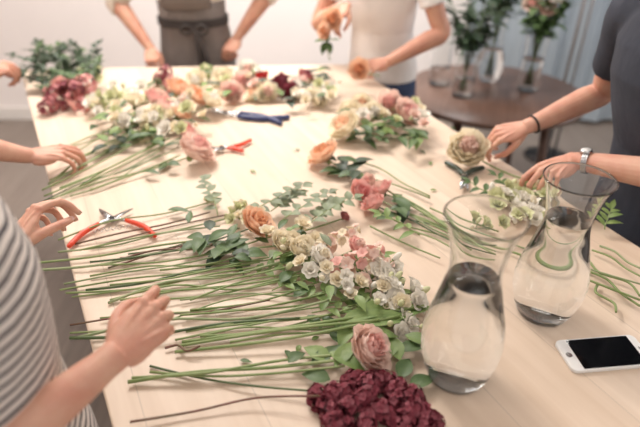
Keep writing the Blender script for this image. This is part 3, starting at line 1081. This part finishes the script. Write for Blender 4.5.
# burgundy lilac: many small pointed panicles
b = MB()
pan = [(368, 398, .030), (400, 402, .028), (335, 396, .020), (352, 408, .026), (384, 414, .028), (422, 408, .016), (370, 384, .026), (346, 388, .018), (394, 390, .022), (414, 398, .018),
       (326, 408, .016), (340, 420, .018), (366, 424, .022), (402, 424, .020), (430, 416, .012), (424, 424, .014), (356, 380, .014), (384, 380, .014), (320, 394, .012), (410, 414, .022)]
for (x, y, h) in pan:
    p = tp(x+R_(-3, 3), y+R_(-3, 3), h); a = R_(0, 6.28)
    d = V((cos(a), sin(a), R_(0, .6))).normalized(); L = R_(.018, .027); r1 = R_(.012, .017)
    s1, s2 = frame(d)
    cluster(b, p, s1*r1*.6, s2*r1*.6, d*L*.6, 34, .0068, ['burgd', 'burg'], 4, -1)
    cluster(b, p, s1*r1, s2*r1, d*L, 84, .0062, ['burg', 'burg', 'burg', 'burgl', 'burgl'], 4, -1)
fan(b, [(130, 422, 320, 396), (165, 348, 200, 346)], 'stem_r', .0024)
fan(b, [(150, 366, 330, 392)], 'stem_d', .0022)
for (x, y, dx, dy) in [(330, 380, -1, .3), (410, 386, 1, .4), (400, 378, .5, 1)]:
    leaf(b, tp(x, y, .012), V((dx, dy, .1)), Z, .05, .03, 'leaf', .5)
b.obj('burgundy_lilac')

# upper-left bunch
def ex3(b):
    fan(b, [(44, 196, 150, 148), (60, 188, 170, 138), (42, 190, 140, 140), (90, 190, 180, 155), (56, 178, 130, 132), (80, 186, 160, 140)], 'stem', .0024)
    fan(b, [(50, 200, 160, 150), (70, 196, 175, 150), (48, 184, 150, 128)], 'stem_s', .0026)
    fan(b, [(42, 202, 160, 155), (64, 176, 150, 130)], 'stem_d')
    leaves_(b, 46, 88, 178, 98, 146, .01, .045, .05, .08, .028, ('leaf', 'leaf_l', 'leaf_d'))
    mass(b, 36, 112, 215, 84, 130, .05, .09, .020, .030, ('cream', 'white', 'creamg', 'cream'))
bunch('garden_rose_bunch', [
    ('peony', (197, 148), (60, 196), .053, K('pink', 'blush', up=.9, h=.05)),
    ('peony', (186, 130), (80, 186), .032, K('pinkd', 'pink')),
    ('astil', (163, 76), (110, 92), .038, K('burgl', 'rosy')),
    ('astil', (172, 84), (110, 92), .032, K('rosy', 'pink')),
    ('rose', (180, 88), (120, 120), .042, K('peachd', 'peach', h=.07)),
    ('rose', (194, 95), (130, 124), .042, K('peachd', 'peach', h=.07)),
    ('peony', (158, 98), (60, 150), .044, K('blush', 'pink', h=.07)),
    ('peony', (146, 116), (60, 150), .036, K('cream', 'white', h=.06)),
    ('peony', (212, 100), (120, 140), .036, K('white', 'cream', h=.06)),
    ('rose', (136, 100), (60, 160), .036, K('cream', 'cream', h=.06)),
    ('stock', (150, 128), (50, 180), .034, K('cream', 'creamg')),
    ('stock', (172, 114), (70, 160), .034, K('white', 'blush', h=.05)),
    ('carn', (166, 106), (70, 160), .034, K('pink', 'blush', h=.07)),
    ('carn', (182, 112), (70, 160), .034, K('cream', 'peach', h=.06)),
], ex3)

def ex4(b):
    for _ in range(60):
        x, y = R_(30, 92), R_(60, 96)
        sprig(b, tp(x, y, .01), V((R_(-1, 1), R_(-.6, 1), .3)), R_(.07, .13), random.choice(('leaf_d', 'leaf', 'leaf_d')), 9, .022, .045, 'stem_d', .5)
    mass(b, 14, 86, 120, 84, 112, .03, .06, .02, .028, ('cream', 'creamg', 'white'))
bunch('foliage_and_dusty_rose_bunch', [
    ('astil', (58, 98), None, .042, K('rosy', 'burgl')), ('astil', (72, 90), None, .042, K('rosy', 'burgl', h=.06)), ('astil', (86, 84), None, .038, K('pink', 'rosy', h=.06)),
    ('astil', (48, 106), None, .032, K('burgl', 'rosy')), ('astil', (78, 102), None, .036, K('rosy', 'pink')), ('carn', (98, 106), None, .03, K('cream', 'creamg')),
    ('lis', (110, 98), None, .028, K('creamg', 'cream')), ('lis', (92, 74), None, .026, K('creamg', 'cream')), ('carn', (62, 86), None, .034, K('rosy', 'pink', h=.07))], ex4)

def ex5(b):
    leaves_(b, 56, 190, 340, 68, 102, .01, .05, .05, .09, .03, ('leaf', 'leaf_l', 'leaf_d'))
    mass(b, 24, 296, 342, 80, 104, .03, .07, .020, .030, ('cream', 'white', 'creamg'))
    mass(b, 14, 196, 262, 66, 96, .03, .06, .020, .028, ('cream', 'white', 'creamg', 'blush'))
bunch('assorted_flower_heads', [
    ('peony', (248, 70), None, .042, K('blush', 'white')), ('carn', (261, 78), None, .036, K('red', 'red')), ('peony', (243, 82), None, .042, K('pink', 'blush')),
    ('peony', (232, 92), None, .042, K('pink', 'blush')), ('peony', (280, 84), None, .042, K('burg', 'burgl')), ('peony', (291, 92), None, .036, K('burg', 'burgl')),
    ('rose', (298, 86), None, .036, K('pinkd', 'pink')), ('peony', (306, 76), None, .036, K('burgl', 'rosy')), ('carn', (268, 92), None, .038, K('blush', 'cream')),
    ('rose', (222, 78), None, .036, K('cream', 'cream')), ('astil', (208, 72), None, .034, K('creamg', 'leaf_l')), ('rose', (254, 92), None, .034, K('peach', 'cream')),
    ('peony', (318, 98), None, .036, K('white', 'cream')), ('peony', (328, 88), None, .036, K('cream', 'white')), ('rose', (196, 80), None, .034, K('white', 'cream'))], ex5)

def ex6(b):
    leaves_(b, 60, 350, 430, 106, 140, .01, .06, .05, .08, .026, ('leaf', 'leaf_l', 'leaf'))
    mass(b, 18, 358, 430, 102, 126, .05, .09, .020, .028, ('cream', 'white', 'creamg', 'blush'))
bunch('peach_rose_bunch', [
    ('rose', (344, 125), (420, 140), .046, K('peach', 'cream', h=.05)), ('rose', (350, 112), None, .036, K('cream', 'cream')), ('peony', (390, 104), None, .044, K('pink', 'blush', h=.07)),
    ('rose', (408, 112), None, .040, K('pink', 'blush', h=.07)), ('carn', (374, 112), None, .034, K('white', 'cream', h=.06)), ('carn', (420, 118), None, .034, K('cream', 'white', h=.06)),
    ('rose', (362, 104), None, .030, K('peach', 'cream', h=.05))], ex6)

def ex7(b):
    fan(b, [(352, 168, 500, 256), (400, 196, 480, 240), (352, 160, 430, 196), (390, 205, 500, 252), (400, 210, 640, 300), (430, 208, 500, 232), (410, 230, 500, 262), (370, 226, 440, 258), (590, 262, 640, 296), (585, 270, 640, 306), (592, 250, 640, 276), (598, 284, 616, 312)], 'stem', .0022)
    fan(b, [(372, 205, 500, 256), (410, 220, 500, 246)], 'stem_d', .0022)
    fan(b, [(380, 200, 480, 246), (420, 214, 640, 284), (600, 246, 640, 268)], 'stem_s', .0022)
    for x, y in [(340, 160), (352, 162), (344, 172), (358, 172), (395, 205), (405, 208)]:
        for _ in range(3):
            a = R_(0, 6.28)
            leaf(b, tp(x+R_(-6, 6), y+R_(-5, 5), R_(.01, .03)), V((cos(a), sin(a), R_(0, .4))), Z, R_(.05, .07), .032, random.choice(('leaf', 'leaf_d')), R_(.3, 1))
    for x, y in [(505, 205), (530, 212), (604, 230), (420, 235), (515, 195)]:
        p = tp(x, y, .02)
        sprig(b, p, V((R_(-1, 1), R_(-.5, 1), .2)), R_(.06, .10), random.choice(('leaf_l', 'leaf')), 7, .016, .045, 'stem', .15)
    mass(b, 22, 496, 554, 186, 224, .03, .06, .020, .028, ('white', 'cream', 'creamg'))
bunch('long_stem_rose_bunch', [
    ('rose', (323, 153), (430, 198), .040, K('peachd', 'peach', leaves=0, h=.04)),
    ('peony', (373, 203), (470, 250), .030, K('pink', 'pink', leaves=1)), ('peony', (381, 188), (480, 240), .028, K('blush', 'pink', leaves=1)), ('rose', (362, 192), None, .028, K('pinkd', 'pink')),
    ('carn', (368, 182), None, .024, K('pink', 'blush')),
    ('peony', (520, 206), None, .030, K('cream', 'white')), ('lis', (532, 216), None, .026, K('white', 'cream')), ('lis', (505, 198), None, .026, K('creamg', 'white')),
    ('carn', (545, 204), None, .026, K('cream', 'white')), ('lis', (480, 224), None, .018, K('creamg', 'cream'))], ex7)

# held / loose roses
b = MB()
hp = tp(468, 148, .06)
peony(b, hp, V((-.10, -.75, .8)), .054, 'blush', 'cream', 64)
stem(b, tp(560, 170, .07), hp+V((.02, .02, -.03)), .0025, 'stem')
b.obj('blush_garden_rose')
b = MB()
p5 = dp(332, 19, 2.0); rose(b, p5, V((-.4, -.8, .4)), .034, 'peachd', 'peach'); tube(b, [p5+V((.0, .02, -.02)), dp(326, 40, 2.06), dp(330, 60, 2.1)], .0025, 'stem', 6, 3)
q5 = dp(324, 31, 2.0); rose(b, q5, V((-.6, -.7, .3)), .026, 'peachd', 'peach')
for k in range(5): leaf(b, dp(327, 42, 2.04), V((R_(-1, 1), R_(-1, 0), R_(-.8, .5))), Z, .06, .03, 'leaf', .5)
b.obj('peach_rose')
b = MB()
p5 = dp(359, 69, 1.97); rose(b, p5, V((-.4, -.8, .5)), .036, 'peachd', 'peach'); tube(b, [p5+V((.02, .02, -.02)), dp(380, 76, 2.05)], .0025, 'stem', 6)
b.obj('peach_rose')

# loose leaves / petals
b = MB()
for x, y in [(430, 190), (455, 128), (300, 345), (312, 340), (285, 350), (330, 130), (420, 150), (345, 300), (240, 360), (250, 170), (430, 165), (300, 150)]:
    a = R_(0, 6.28); leaf(b, tp(x, y, .004), V((cos(a), sin(a), .05)), Z, R_(.015, .03), .01, random.choice(('leaf', 'leaf_l')), .3)
b.obj('leaf_scraps')

# ---------------------------------------------------------------- lights
def area(name, loc, tgt, size, power, col):
    l = bpy.data.lights.new(name, 'AREA'); l.energy = power; l.size = size; l.color = col; l.shape = 'DISK'
    o = bpy.data.objects.new(name, l); o.location = loc
    o.rotation_euler = (V(tgt)-V(loc)).to_track_quat('-Z', 'Y').to_euler()
    bpy.context.collection.objects.link(o)
area('key_pendant_light', (-.8, 2.3, 2.7), (-.1, 1.4, .9), .8, 42, (1, .94, .87))
area('ceiling_light_front', (.5, .2, 2.8), (.1, 1.0, .9), 1.6, 12, (1, .95, .90))
area('back_wall_wash', (-.3, 2.8, 2.75), (-.2, 3.9, .9), 1.4, 78, (1, .965, .94))  # wash light added to brighten the back wall, not a room fixture
area('cool_light_right', (2.7, 2.6, 2.0), (1.0, 2.9, 1.0), 1.2, 24, (.88, .94, 1))  # cool disk light on the right, aimed near the round table
area('left_wall_fill', (-1.9, .8, 2.8), (-1.9, 1.8, .8), 1.2, 20, (1, .96, .93))  # extra fill added to lift the left wall side, no real lamp there

w = bpy.data.worlds.new('World'); bpy.context.scene.world = w
w.use_nodes = True
w.node_tree.nodes['Background'].inputs[0].default_value = (1, .96, .92, 1)
w.node_tree.nodes['Background'].inputs[1].default_value = .72

sc = bpy.context.scene
sc.view_settings.view_transform = 'Standard'
sc.view_settings.look = 'None'
sc.view_settings.exposure = -0.06
sc.view_settings.gamma = 1.06
cd = bpy.data.cameras.new('camera'); cam = bpy.data.objects.new('camera', cd)
bpy.context.collection.objects.link(cam)
cam.location = (0, 0, CAMZ)
cam.rotation_euler = (pi/2-PITCH, 0, 0)
cd.sensor_width = 36; cd.lens = FPX*36/640
cd.clip_start = .02
cd.dof.use_dof = True
cd.dof.focus_distance = 1.06
cd.dof.aperture_fstop = 1.8
sc.camera = cam
